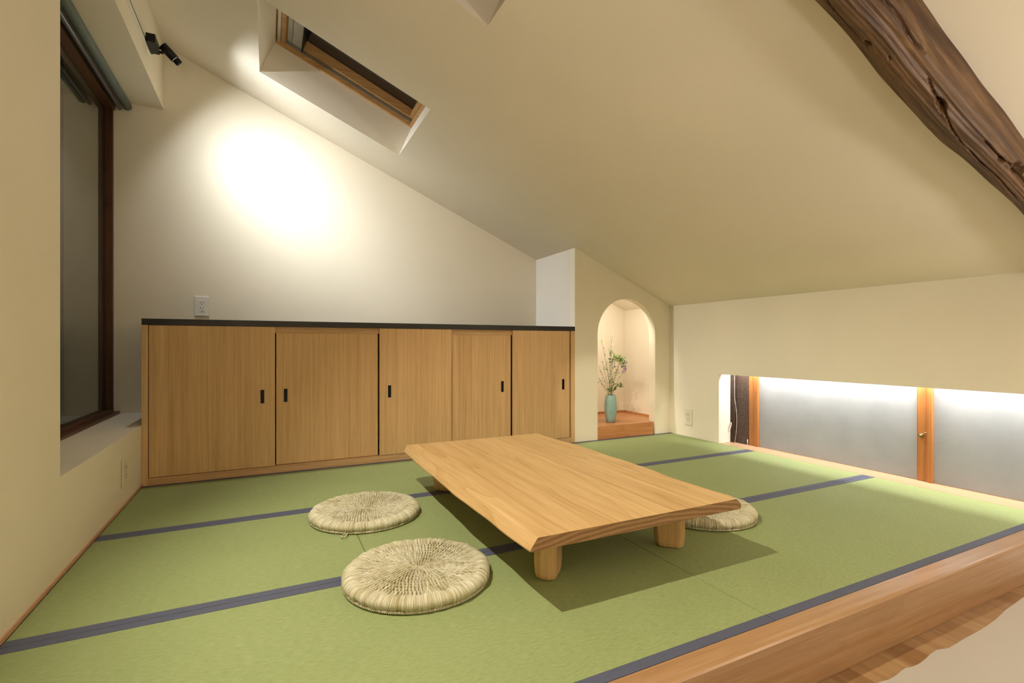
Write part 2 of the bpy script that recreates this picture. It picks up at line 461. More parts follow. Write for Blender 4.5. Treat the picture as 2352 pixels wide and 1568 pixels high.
# ------------------------------------------------------------------ skylight windows on top of the shafts
def P(s, y, d): return Vector((XR, 0, ZC0)) + SE * s + Vector((0, y, 0)) + SN * d
def sbox(bm, s0, s1, y0, y1, d0, d1, mi=0):
    prism(bm, [P(s0, y0, d0), P(s1, y0, d0), P(s1, y1, d0), P(s0, y1, d0)], SN * (d1 - d0), mi); return bm
def skylight(nm, y0, y1):
    s0, s1 = x2s(.9135), x2s(-.058)
    fr = .022; D = SH
    b = BM()   # outer timber frame
    sbox(b, s0 - .02, s1 + .02, y1 - fr, y1 + .03, D, D + .13)
    sbox(b, s0 - .02, s1 + .02, y0 - .03, y0 + fr, D, D + .13)
    sbox(b, s0 - .02, s0 + fr, y0 + fr, y1 - fr, D, D + .13)
    sbox(b, s1 - .002, s1 + .02, y0 + fr, y1 - fr, D, D + .13)
    o = struct(nm, b, 'pine', bevel=.002)
    loc = Vector(o.location)
    def part(name, bb, mat):
        bmesh.ops.translate(bb, verts=bb.verts, vec=-loc); return link(name, bb, mat, o, local=True)
    ya, yb = y0 + fr + .001, y1 - fr - .001
    b = BM()   # sash inside it
    sbox(b, s0 + fr, s1 - .175, yb - .03, yb, D + .05, D + .115)
    sbox(b, s0 + fr, s1 - .175, ya, ya + .03, D + .05, D + .115)
    sbox(b, s0 + fr + .001, s0 + fr + .03, ya + .03, yb - .03, D + .05, D + .115)
    part('sash', b, 'pine')
    b = BM()
    sbox(b, s0 + fr, s1 - .05, yb - .010, yb, D + .030, D + .046); sbox(b, s0 + fr, s1 - .05, ya, ya + .010, D + .030, D + .046)
    part('side_track', b, 'alu')
    b = BM(); sbox(b, s0, s1, y0, y1, D + .117, D + .123); part('pane', b, 'glass')
    b = BM(); sbox(b, s1 - .058, s1 - .034, ya, yb, D + .012, D + .07); part('cross_rail', b, 'pine')
    b = BM(); sbox(b, s1 - .168, s1 - .098, ya, yb, D + .048, D + .07); sbox(b, s1 - .094, s1 - .062, ya, yb, D + .048, D + .07); part('ventilation_flap', b, 'panelwhite')
    b = BM(); sbox(b, s1 - .174, s1 - .169, ya, yb, D + .03, D + .095); part('seal', b, 'blackmetal')
    b = BM(); tube(b, [P(s1 - .018, ya, D + .016), P(s1 - .018, yb, D + .016)], .0125, 16); part('roller_tube', b, 'white')
    return o
skylight('window_1', 3.04, 3.88)
skylight('window_4', 1.283, 2.127)

# ------------------------------------------------------------------ tall window in the left wall
b = BM()
xf = -.985
b = BM()
box(b, XWIN, xf + .010, 4.322, YF - .001, .40, 2.49)      # right stile
box(b, XWIN, xf + .010, 2.362, 2.40, .40, 2.49)
w2 = struct('window_2', b, 'darkwood', bevel=.003)
l2 = Vector(w2.location)
def part2(name, bb, mat, **k):
    bmesh.ops.translate(bb, verts=bb.verts, vec=-l2); return link(name, bb, mat, w2, local=True, **k)
b = BM(); box(b, XWIN, xf + .010, 2.362, YF - .001, .3675, .40); box(b, XWIN + .01, xf + .045, 2.362, YF - .001, .3675, .385); part2('bottom_rail', b, 'darkwoodY', bevel=.002)
b = BM(); box(b, XWIN, xf + .02, 2.362, YF - .001, 2.49, 2.555); part2('top_rail', b, 'darkwoodY', bevel=.002)
b = BM(); box(b, XWIN + .014, XWIN + .020, 2.40, 4.322, .40, 2.49); part2('pane', b, 'glass')

# roller blind above it
bl = thing('roller_blind', 'grey-green roller blind rolled up above the tall dark window', 'blind', (-.90, 3.36, 2.45))
b = BM(); tube(b, [(-.893, 2.39, 2.520), (-.893, 4.318, 2.520)], .0275, 28)
link('cloth_roll', b, 'shade', bl)
b = BM(); tube(b, [(-.932, 2.39, 2.495), (-.932, 4.31, 2.495)], .0125, 14); link('bottom_bar', b, 'shadebar', bl)
b = BM(); box(b, -.900, -.886, 4.319, 4.3505, 2.513, 2.527); link('bracket', b, 'shadebar', bl)

# ------------------------------------------------------------------ low frosted window, right wall
XG = 3.668
wy = [(2.911, 2.820), (1.691, 1.606), (.47, .385)]
b = BM(); box(b, XG - .012, XG + .03, 2.912, 3.0735, 0, .799); w3 = struct('window_3', b, 'darkpanel')
l3 = Vector(w3.location)
def part3(name, bb, mat, **k):
    bmesh.ops.translate(bb, verts=bb.verts, vec=-l3); return link(name, bb, mat, w3, local=True, **k)
for (a, c) in wy:
    b = BM(); box(b, XG - .004, XG + .03, c + .026, a, .0005, .799); box(b, XG - .016, XG + .03, c, c + .0255, .0005, .799)
    st = part3('stile', b, 'orange', bevel=.0015)
for (a, c) in ((2.820, 1.691), (1.606, .47), (.385, .2)):
    b = BM(); box(b, XG + .008, XG + .013, c, a, .0, .799); part3('frosted_pane', b, 'frost')
b = BM(); box(b, XG + .0, XG + .03, .2, 2.912, -.03, -.0005); part3('bottom_track', b, 'orange')
# brass screw lock on the middle stile
lk = BM()
def disc(bm, c, r, x0, x1, seg=20):
    tube(bm, [(x0, c[0], c[1]), (x1, c[0], c[1])], r, seg)
disc(lk, (1.664, .285), .0135, XG - .0045, XG - .009); disc(lk, (1.664, .287), .0075, XG - .009, XG - .022)
tube(lk, [(XG - .022, 1.664, .287), (XG - .030, 1.664, .287)], [.0075, .004], 14)
box(lk, XG - .018, XG - .014, 1.650, 1.678, .281, .293)
part3('screw_lock', lk, 'brass', smooth=False)
b = BM(); tube(b, [(XG - .006, 1.650, .305), (XG - .006, 1.634, .306)], .0025, 8); part3('lock_pin', b, 'brass')
b = BM(); tube(b, [(XG - .014, 2.915, .0005), (XG - .014, 2.915, .045)], .003, 8); part3('door_pin', b, 'white')

# sill board flush with the mats
b = BM(); box(b, XR + .0005, XG - .017, .2, 3.0735, -.03, -.0003); box(b, XG - .017, XG - .0005, .2, 3.0735, -.03, -.0006); struct('trim_3', b, 'sill')

# blind folded beside the window: ribbed dark cloth, bead chain, white cord hook
rb = thing('roller_blind', 'dark brown ribbed blind with bead chain at the left end of the low frosted window', 'blind', (XG - .045, 3.04, 0))
b = BM()
for k in range(5):
    yy = 3.068 - k * .0085
    tube(b, [(XG - .030, yy, .002), (XG - .030, yy, .70)], .0048, 8)
link('ribbed_cloth', b, 'darkpanel', rb)
b = BM()
def chain_pt(t):
    z = .70 - t * .69
    return Vector((XG - .045 , 3.020 - .004 * t - .020 * max(0, sin((t - .45) / .55 * pi)) ** 1.0 * (t > .45), z))
for k in range(110):
    p = chain_pt(k / 109.0)
    bmesh.ops.create_icosphere(b, subdivisions=1, radius=.0024, matrix=Matrix.Translation(p))
link('bead_chain', b, 'white', rb)
b = BM()
hk = [(XG - .06, 3.070, .115), (XG - .06, 3.052, .165), (XG - .06, 3.042, .175), (XG - .06, 3.040, .165), (XG - .06, 3.056, .100), (XG - .06, 3.066, .092), (XG - .06, 3.070, .105)]
tube(b, hk, .0032, 8); link('cord_hook', b, 'white', rb)
b = BM(); lathe(b, [(0, 0), (.006, 0), (.006, .002), (0, .003)], (3.565, 3.05, 0.0), 12); tag(link('floor_catch', b, 'brass'), 'tiny brass floor catch on the sill at the left end of the low window', 'catch')

# LED strip hidden behind the lintel of the low window
led = thing('light_strip', 'slim white light strip fixed up inside the recess above the low frosted window', 'lamp', (XR + .10, 1.65, .72))
b = BM(); box(b, XR + .060, XR + .165, .25, 3.02, .762, .775); link('housing', b, 'white', led)
b = BM(); box(b, XR + .065, XR + .160, .26, 3.01, .7575, .7615); link('diffuser', b, emit_mat('led_diffuser', (1.0, .96, .9), 2.5), led)

# ------------------------------------------------------------------ mats
def mat_piece(x0, x1, y0, y1, bb0, bb1, label, group='rush mats covering the raised floor'):
    g = .0012
    cx, cy = (x0 + x1) / 2, (y0 + y1) / 2
    t = thing('tatami_mat', label, 'mat', (cx, cy, -.03), group)
    b = BM(); box(b, x0 + g, x1 - g, y0 + g + bb0, y1 - g - bb1, -.03, 0); link('rush_surface', b, 'tatami', t, bevel=.0012)
    if bb0: b = BM(); box(b, x0 + g, x1 - g, y0 + g, y0 + g + bb0 - .0004, -.03, .0009); link('cloth_border', b, 'border', t, bevel=.0008)
    if bb1: b = BM(); box(b, x0 + g, x1 - g, y1 - g - bb1 + .0004, y1 - g, -.03, .0009); link('cloth_border', b, 'border', t, bevel=.0008)
    return t
x0, x1 = XL + .007, XR - .0005
Y1, Y2, Y3, Y4 = YK + .0005, 1.8785, 2.754, YC - .001
bw = .036
mat_piece(x0, 1.405, Y3, Y4, bw, bw, 'green rush mat lying along the foot of the sliding-door cabinet')
mat_piece(1.405, x1, Y3, Y4, bw, bw, 'green rush mat lying in front of the arched alcove')
mat_piece(x0, .356, Y2, Y3, bw, bw, 'short green rush mat at the left wall in the middle row')
mat_piece(.356, 2.43, Y2, Y3, bw, bw, 'green rush mat in the middle row under the far half of the table')
mat_piece(2.43, x1, Y2, Y3, bw, bw, 'short green rush mat in the middle row beside the low frosted window')
mat_piece(x0, 1.405, Y1, Y2, bw, bw, 'nearest green rush mat, under the front cushion and the left front table leg')
mat_piece(1.405, x1, Y1, Y2, bw, bw, 'front row green rush mat reaching the low window sill at the right')

# ------------------------------------------------------------------ cabinet
ZT, ZU = 1.008, .9695
cab = thing('sliding_door_cabinet', 'long oak-veneer cabinet with five sliding doors along the back wall', 'cabinet', ((XL + XB) / 2, YC + .3, 0))
b = BM(); box(b, XL + .001, -.653, YC, YF - .002, .0, ZU); link('side_panel', b, 'cab', cab)
b = BM(); box(b, 2.358, XB - .001, YC, YF - .002, 0, ZU); link('side_panel', b, 'cab', cab)
b = BM(); box(b, -.6525, 2.3575, YC, YC + .09, .0, .045); link('bottom_rail', b, 'cabrail', cab)
b = BM(); box(b, -.6525, 2.3575, YC + .0215, YC + .09, .930, ZU); link('top_rail', b, 'cabrail', cab)
b = BM(); box(b, -.6525, 2.3575, YF - .02, YF - .002, .0455, ZU); box(b, -.6525, 2.3575, YC + .095, YF - .021, .02, .045); link('carcass', b, 'cab', cab)
doors = [(-.6485, .037, 0, -.038), (.0445, .712, 1, .102), (.721, 1.267, 0, .792), (1.2755, 1.786, 1, 1.711), (1.797, 2.343, 0, 2.278)]
for (a, c, back, hx) in doors:
    yy = YC + (.0235 if back else .001)
    zt_ = .929 if back else ZU - .0015
    t_ = .019
    b = BM(); grid_slab(b, (0, yy, 0), (1, 0, 0), (0, 0, 1), (0, 1, 0), [a, hx - .0115, hx + .0115, c], [.0485, .465, .554, zt_], {(1, 1)}, t_)
    d = link('door', b, 'cab', cab)
    b = BM()
    w, h0, h1 = .0112, .4653, .5537
    box(b, hx - w, hx + w, yy + .011, yy + .013, h0, h1)
    box(b, hx - w, hx - w + .0015, yy - .0008, yy + .011, h0, h1); box(b, hx + w - .0015, hx + w, yy - .0008, yy + .011, h0, h1)
    box(b, hx - w + .0015, hx + w - .0015, yy - .0008, yy + .011, h0, h0 + .0015); box(b, hx - w + .0015, hx + w - .0015, yy - .0008, yy + .011, h1 - .0015, h1)
    link('finger_pull', b, 'blackmetal', d)
b = BM(); box(b, XL + .0008, XB - .0006, YC - .003, YF - .0008, ZU + .0005, ZT)
tag(link('countertop', b, 'black', bevel=.0008), 'thin black countertop running the full length of the oak cabinet', 'countertop')

# ------------------------------------------------------------------ alcove platform
b = BM()
box(b, 2.6385, 3.2885, YC + .004, YC + .084, 0.0, .118)
box(b, XB + .072, XR - .002, YC + .0865, YF - .002, 0.0, .118)
pf = thing('alcove_platform', 'reddish brown raised wooden platform inside the arched alcove', 'platform', (2.96, 3.9, 0))
link('deck', b, 'toko', pf, bevel=.0015)
b = BM(); box(b, XR - .016, XR - .0025, YC + .0895, YF - .003, .1185, .136); box(b, XB + .074, XR - .018, YF - .018, YF - .003, .1185, .136); link('edge_strip', b, 'toko', pf)
# ------------------------------------------------------------------ power sockets
def outlet(loc, rot, kind, label):
    t = thing('power_outlet', label, 'outlet', loc, None)
    t.rotation_euler = (0, 0, rot)
    b = BM(); box(b, -.047, .047, -.009, -.0008, -.074, .074); link('cover_plate', b, kind, t, local=True, bevel=.003)
    b = BM(); box(b, -.017, .017, -.0115, -.0092, -.040, .040); link('socket', b, kind, t, local=True, bevel=.001)
    b = BM()
    for zz in (.021, -.019):
        box(b, -.0095, -.0065, -.0122, -.0116, zz, zz + .012); box(b, .0065, .0095, -.0122, -.0116, zz + .001, zz + .011)
        tube(b, [(0, -.0122, zz - .008), (0, -.0116, zz - .008)], .0032, 10)
    link('slots', b, 'hole', t, local=True)
    return t
outlet((-.448, YF, 1.137), 0, 'white', 'white power socket on the back wall just above the black countertop')
outlet((XL, 3.245, .180), pi / 2, 'beige_plate', 'cream power socket on the left wall below the window ledge')
outlet((XR, 3.417, .181), -pi / 2, 'beige_plate', 'cream power socket on the wall between the arched alcove and the low window')

# ------------------------------------------------------------------ low table
tb = thing('low_table', 'low solid oak slab table with wavy long edges on four stubby legs', 'table', (1.2, 2.16, 0))
Yf, Yb = 1.365, 2.975
Z0, Z1 = .203, .245
def wob(y, k): return .007 * sin(y * 5.1 + k) + .005 * sin(y * 11.3 + 2.1 * k) + .002 * sin(y * 27 + k)
b = BM(); ny = 90; rings = []
for i in range(ny + 1):
    y = Yf + (Yb - Yf) * i / ny
    t = (y - Yf) / (Yb - Yf)
    lt = .757 + wob(y, 1.3) * .35 - .003 * t; lb = .717 + wob(y, .4) * .45 + .010 * (2 * t - 1) ** 8
    if t > .93: lt -= 0; 
    rt = 1.655 + wob(y, 2.2) * 1.1 + .012 * sin(pi * t); rb_ = 1.683 + wob(y, 3.0) * 1.1 + .008 * sin(pi * t)
    if t < .02: rt, rb_ = 1.648, 1.676
    pr_ = [(lt, Z1), (lt - (lt - lb) * .35, Z1 - .013), (lb + .003, Z0 + .006), (lb + .004, Z0), (rb_ - .004, Z0), (rb_, Z0 + .006),
           (rb_ - .004, Z0 + .022), (rt + (rb_ - rt) * .45, Z1 - .008), (rt, Z1)]
    rings.append([b.verts.new((x, y, z)) for x, z in pr_])
for a, c in zip(rings, rings[1:]):
    n = len(a)
    for k in range(n): b.faces.new([a[k], a[(k + 1) % n], c[(k + 1) % n], c[k]])
f0 = b.faces.new(rings[0]); f1 = b.faces.new(list(reversed(rings[-1]))); f0.material_index = 1; f1.material_index = 1
link('tabletop', b, ['oak', 'endgrain_shaded'], tb, bevel=.0012)
def leg(cx, cy, sx, sy):
    """stubby leg, oblong section with its long side pointing to the table's corner"""
    b = BM(); ang = atan2(sy, sx); L, W = .064, .043
    prof = []
    for u, v in ((1, .35), (.72, 1), (-.72, 1), (-1, .35), (-1, -.35), (-.72, -1), (.72, -1), (1, -.35)): prof.append((u * L, v * W))
    levels = [(.0012, .80), (.005, .86), (.018, .93), (.05, .985), (.10, 1.0), (Z0 - .0003, 1.03)]
    rs = []
    for z, s in levels:
        rs.append([b.verts.new((cx + (u * cos(ang) - v * sin(ang)) * s, cy + (u * sin(ang) + v * cos(ang)) * s, z)) for u, v in prof])
    for a, c in zip(rs, rs[1:]):
        for k in range(8): b.faces.new([a[k], a[(k + 1) % 8], c[(k + 1) % 8], c[k]])
    b.faces.new(list(reversed(rs[0]))); b.faces.new(rs[-1])
    return link('leg', b, 'oakleg', tb, bevel=.007, segs=3)
leg(.930, 1.595, -1, -1); leg(1.530, 1.605, 1, -1); leg(.925, 2.800, -1, 1); leg(1.530, 2.79, 1, 1)

# ------------------------------------------------------------------ straw cushions
def make_cushion_mesh():
    R = .265; NA = 1512
    prof = []     # (radius, height, zone 0 top 1 rim)
    r_in = [i / 62.0 * .212 for i in range(1, 63)]
    for r in r_in: prof.append((r, .0385 + .008 * (r / .212) ** 2 - .003 * exp(-(r / .05) ** 2), 0))
    for k in range(1, 17):
        a = pi / 2 - k / 16.0 * (pi / 2 + .55)
        prof.append((.228 + .036 * cos(a) if k > 0 else .212, .0245 + .0235 * sin(a), 1))
    prof.append((.250, .002, 1)); prof.append((.20, .0015, 2))
    deep = set()
    rnd = random.Random(3)
    ph = [rnd.uniform(-1, 1) for _ in range(400)]
    rk = [.030, .052, .074, .096, .118, .140, .162, .184, .204]
    nb = [18, 28, 42, 54, 66, 76, 86, 96, 104]
    me = bpy.data.meshes.new('woven_straw'); V = []; F = []
    V.append((0, 0, .036))
    for (r, z, zone) in prof:
        for i in range(NA):
            th = 2 * pi * i / NA
            dz = 0; dr = 0; rr = r
            thw = th + .010 * sin(7 * th + r * 22) + .008 * sin(23 * th)
            ns = 252 if r > .10 else (126 if r > .05 else 63)
            c = int((thw % (2 * pi)) / (2 * pi) * ns)
            ridge = abs(sin(thw * ns / 2)) ** .6
            amp = .0016 * (1 if r > .02 else r / .02)
            q = (ridge - .7) * amp + ph[c % 400] * .0007
            if zone == 0:
                dz += q + .0016 * sin(r / .022 * 2 * pi)
                for k in range(9):
                    v = (r - rk[k]) / .0074
                    if abs(v) < 2.2:
                        u = ((thw / (2 * pi) * nb[k] + .5 * (k % 2)) % 1.0) - .5
                        cell = int(thw / (2 * pi) * nb[k] + .5 * (k % 2))
                        w_ = .21 + .06 * ph[(cell * 7 + k * 31) % 400]
                        s_ = .8 + .5 * ph[(cell * 13 + k * 17) % 400]
                        if s_ < .15: s_ = .15
                        dz -= .028 * s_ * exp(-(u / w_) ** 4) * exp(-(v) ** 4)
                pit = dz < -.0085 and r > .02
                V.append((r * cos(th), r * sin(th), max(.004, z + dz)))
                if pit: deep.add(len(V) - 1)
            elif zone == 1:
                lump = .0012 * sin(31 * th) + .001 * sin(11 * th + 1)
                k2 = q * 2.0 + lump
                nrm = atan2(z - .0245, r - .228)
                V.append(((r + k2 * cos(nrm)) * cos(th), (r + k2 * cos(nrm)) * sin(th), max(.001, z + k2 * sin(nrm))))
            else:
                V.append((r * cos(th), r * sin(th), z))
    for i in range(NA): F.append((0, 1 + i, 1 + (i + 1) % NA))
    for j in range(len(prof) - 1):
        a = 1 + j * NA; c = a + NA
        for i in range(NA):
            k = (i + 1) % NA; F.append((a + i, c + i, c + k, a + k))
    last = 1 + (len(prof) - 1) * NA
    F.append(tuple(last + (NA - 1 - i) for i in range(NA)))
    me.from_pydata(V, [], F); me.update()
    me.materials.append(MAT['straw']); me.materials.append(MAT['gap_shade'])
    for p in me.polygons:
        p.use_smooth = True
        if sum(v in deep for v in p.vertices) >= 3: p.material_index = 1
    return me
CG = 'round straw cushions around the low table'
cu = thing('straw_cushion', 'round woven straw cushion nearest the camera, left of the table', 'cushion', (.489, 1.786, .0012), CG)
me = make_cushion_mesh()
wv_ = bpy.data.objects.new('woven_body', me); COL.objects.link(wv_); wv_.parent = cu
b = BM()   # twisted cord round the foot
for s in (0, pi):
    pts = []
    for i in range(721):
        th = 2 * pi * i / 720; a = 110 * th + s
        pts.append(((.258 + .0028 * cos(a)) * cos(th), (.258 + .0028 * cos(a)) * sin(th), .0062 + .0028 * sin(a)))
    tube(b, pts, .0028, 5, False)
link('rim_cord', b, 'straw', cu, local=True)
b = BM()   # hanging loop
pts = []
for i in range(25):
    t = i / 24.0; a = 2 * pi * t
    pts.append((.262 + .022 - .022 * cos(a), .011 * sin(a) * (1 if t < 1 else 1), .006 + .003 * sin(a)))
tube(b, pts, .0026, 6)
pts = [(p[0], p[1] * .8 + .001, p[2] + .002) for p in pts]; tube(b, pts, .0016, 5)
tube(b, [(.262, 0, .008), (.266, 0, .02), (.262, .001, .033), (.25, .001, .045)], .0032, 6)
link('hanging_loop', b, 'straw', cu, local=True)
b = BM()   # stray straw ends
rnd = random.Random(11)
for i in range(150):
    th = rnd.uniform(0, 2 * pi); r0 = rnd.choice([rnd.uniform(.03, .2), rnd.uniform(.2, .262)])
    z0 = .043 if r0 < .21 else .044 - (max(0, r0 - .228) / .036) ** 2 * .018
    L = rnd.uniform(.012, .035); d = th + rnd.uniform(-.5, .5)
    p0 = Vector((r0 * cos(th), r0 * sin(th), z0)); up = rnd.uniform(.0, .005)
    r1 = min(r0 + L, .268); 
    p1 = Vector((r1 * cos(th) + .3 * L * (cos(d) - cos(th)), r1 * sin(th) + .3 * L * (sin(d) - sin(th)), (.0455 if r1 < .225 else max(.012, .046 - ((r1 - .225) / .04) ** 2 * .022)) + up))
    tube(b, [p0, (p0 + p1) / 2 + Vector((0, 0, .002)), p1], .0007, 4)
link('loose_straws', b, 'straw', cu, local=True)['kind'] = 'stuff'
cu.rotation_euler = (0, 0, radians(24))
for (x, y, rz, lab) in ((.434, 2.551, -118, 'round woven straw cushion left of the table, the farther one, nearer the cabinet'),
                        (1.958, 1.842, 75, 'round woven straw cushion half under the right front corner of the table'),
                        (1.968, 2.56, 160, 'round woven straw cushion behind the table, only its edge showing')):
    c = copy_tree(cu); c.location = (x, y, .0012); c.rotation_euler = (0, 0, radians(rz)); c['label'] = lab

# ------------------------------------------------------------------ vase and flowers
vx, vy, vz = 2.905, 3.815, .1185
b = BM()
pf_ = [(0, 0), (.034, 0), (.040, .003), (.050, .04), (.057, .09), (.060, .135), (.058, .18), (.053, .22), (.048, .250), (.0475, .256), (.044, .257), (.0425, .252), (.046, .235), (.050, .18), (.045, .06), (0, .03)]
lathe(b, pf_, (vx, vy, vz), 64)
v_ = link('vase', b, 'glaze', smooth=True)
tag(v_, 'slender celadon blue-green ceramic vase on the wooden alcove platform', 'vase')
fl = thing('flower_arrangement', 'airy sprays of green leaves and small lilac flowers standing in the celadon vase', 'flowers', (vx, vy, vz + .04))
# image right ~ (0.898,-0.44): offsets are given as (right, up, depth)
RT = Vector((.898, -.44, 0)); DP = Vector((.44, .898, 0))
base = Vector((vx, vy, vz + .05))
def fp(r, u, d=0): return Vector((vx, vy, vz + .255)) + RT * r + Vector((0, 0, u)) + DP * d
def curve(p0, p1, p2, n=14):
    return [p0 * (1 - t) ** 2 + p1 * 2 * t * (1 - t) + p2 * t * t for t in [i / (n - 1.0) for i in range(n)]]
stems = [ # tip (right, up, depth), control, radius
    ((.055, .560, .02), (.005, .30, .0), .0028), ((-.075, .510, -.03), (-.02, .25, -.01), .0024), ((.085, .400, .03), (.02, .22, .0), .0024),
    ((.165, .330, .0), (.08, .28, .0), .0022), ((.175, .215, -.02), (.10, .16, -.01), .002), ((-.10, .150, -.01), (-.05, .06, 0), .002),
    ((.115, .200, .04), (.04, .13, .02), .002), ((-.06, .33, .03), (-.025, .15, .02), .002), ((.14, .10, .02), (.06, .06, .01), .0018), ((.02, .40, -.03), (-.01, .22, -.02), .0022),
    ((-.118, .30, .0), (-.06, .17, 0), .0016), ((.06, .30, .03), (.01, .16, .02), .002)]
stems = [((a[0] * .82 - .028, a[1], a[2]), (c[0] * .8 - .012, c[1], c[2]), r) for a, c, r in stems]
rnd = random.Random(5)
sb = BM(); paths = []
for tip, ctl, r in stems:
    p0 = base + Vector((rnd.uniform(-.012, .012), rnd.uniform(-.012, .012), 0))
    rim = fp(ctl[0] * .25 + rnd.uniform(-.01, .01), 0, 0)
    path = [p0] + curve(rim, fp(*ctl), fp(*tip), 16); paths.append(path)
    tube(sb, path, [r * (1 - .6 * i / (len(path) - 1)) for i in range(len(path))], 6)
link('stems', sb, 'stem', fl)
def leafq(bm, p, d, up, L, W):
    d = d.normalized(); s = d.cross(up)
    if s.length < 1e-3: s = d.orthogonal()
    s.normalize(); n = s.cross(d)
    pr2 = [(0, 0), (.25, .8), (.55, 1), (.82, .55), (1, 0)]
    l = [bm.verts.new(p + d * L * t + s * W * w - n * L * .18 * t * t) for t, w in pr2[1:-1]]
    r = [bm.verts.new(p + d * L * t - s * W * w - n * L * .18 * t * t) for t, w in pr2[1:-1]]
    m_ = [bm.verts.new(p + d * L * t + n * W * .25 - n * L * .18 * t * t) for t, w in pr2]
    bm.faces.new([m_[0], m_[1], l[0]]); bm.faces.new([m_[0], r[0], m_[1]])
    for k in range(2):
        bm.faces.new([l[k], m_[k + 1], m_[k + 2], l[k + 1]]); bm.faces.new([r[k], r[k + 1], m_[k + 2], m_[k + 1]])
    bm.faces.new([l[2], m_[3], m_[4]]); bm.faces.new([r[2], m_[4], m_[3]])
def rv(): 
    return Vector((rnd.uniform(-1, 1), rnd.uniform(-1, 1), rnd.uniform(-.5, 1))).normalized()
lb_, ld_, bb_ = BM(), BM(), BM()
for si, path in enumerate(paths):
    n = len(path)
    for i in range(6, n):
        k = 2 if si in (2, 3, 6, 8) else 1
        for _ in range(k):
            if rnd.random() < .75:
                leafq(rnd.choice([lb_, lb_, ld_]), path[i], rv(), Vector((0, 0, 1)), rnd.uniform(.014, .034), rnd.uniform(.004, .008))
def cluster(bm, c, rad, n, L, W, elong=1):
    for _ in range(n):
        o = Vector((rnd.gauss(0, rad), rnd.gauss(0, rad), rnd.gauss(0, rad * elong)))
        leafq(bm, c + o, rv(), Vector((0, 0, 1)), rnd.uniform(.6, 1.2) * L, W)
cluster(bb_, fp(.02, .535, .02), .010, 34, .010, .004, 2.4); cluster(bb_, fp(-.088, .50, -.03), .008, 30, .012, .005, 1.2)
cluster(bb_, fp(.01, .44), .012, 22, .014, .004, 1.6)
cluster(lb_, fp(.055, .36, .02), .020, 60, .020, .006, .6); cluster(lb_, fp(.10, .335, .0), .020, 80, .018, .006, .7); cluster(ld_, fp(.125, .30, .0), .018, 60, .018, .006, .9)
cluster(lb_, fp(.02, .33, 0), .018, 40, .018, .005, 1); cluster(ld_, fp(.10, .09, .02), .014, 30, .022, .007, .6); cluster(ld_, fp(.03, .06, 0), .012, 22, .022, .006, .7)
cluster(ld_, fp(-.10, .13, 0), .010, 12, .018, .005, .6); cluster(lb_, fp(.06, .22, .02), .012, 26, .018, .006, 1.2); cluster(lb_, fp(-.04, .26, 0), .012, 22, .016, .005, 1.8)
cluster(ld_, fp(.0, .05, 0), .012, 30, .026, .007, .8); cluster(lb_, fp(.0, .40, 0), .012, 30, .018, .006, 1.6); cluster(lb_, fp(.075, .345, .01), .026, 70, .020, .007, .5); cluster(ld_, fp(.02, .12, 0), .02, 30, .022, .006, 1)
link('leaves', lb_, 'leaf', fl); link('dark_leaves', ld_, 'leafdark', fl); link('pale_blossoms', bb_, 'bud', fl)
for (r, u, d) in ((.150, .25, -.02), (.163, .27, -.01), (.142, .225, 0), (.17, .235, .01), (.135, .265, .01), (.155, .30, .0), (.158, .21, -.01), (.15, .33, 0), (.03, .31, .01), (.055, .27, 0), (.17, .255, -.02)):
    c = fp(r * .9 - .012, u, d); nrm = (rv() - DP).normalized(); t1 = nrm.orthogonal().normalized(); t2 = nrm.cross(t1)
    pb_ = BM()
    for k in range(5):
        a = 2 * pi * k / 5; dd = t1 * cos(a) + t2 * sin(a) + nrm * .25
        leafq(pb_, c, dd, nrm, .013, .0055)
    bmesh.ops.create_icosphere(pb_, subdivisions=1, radius=.0022, matrix=Matrix.Translation(c))
    link('lilac_flower', pb_, 'petal', fl)

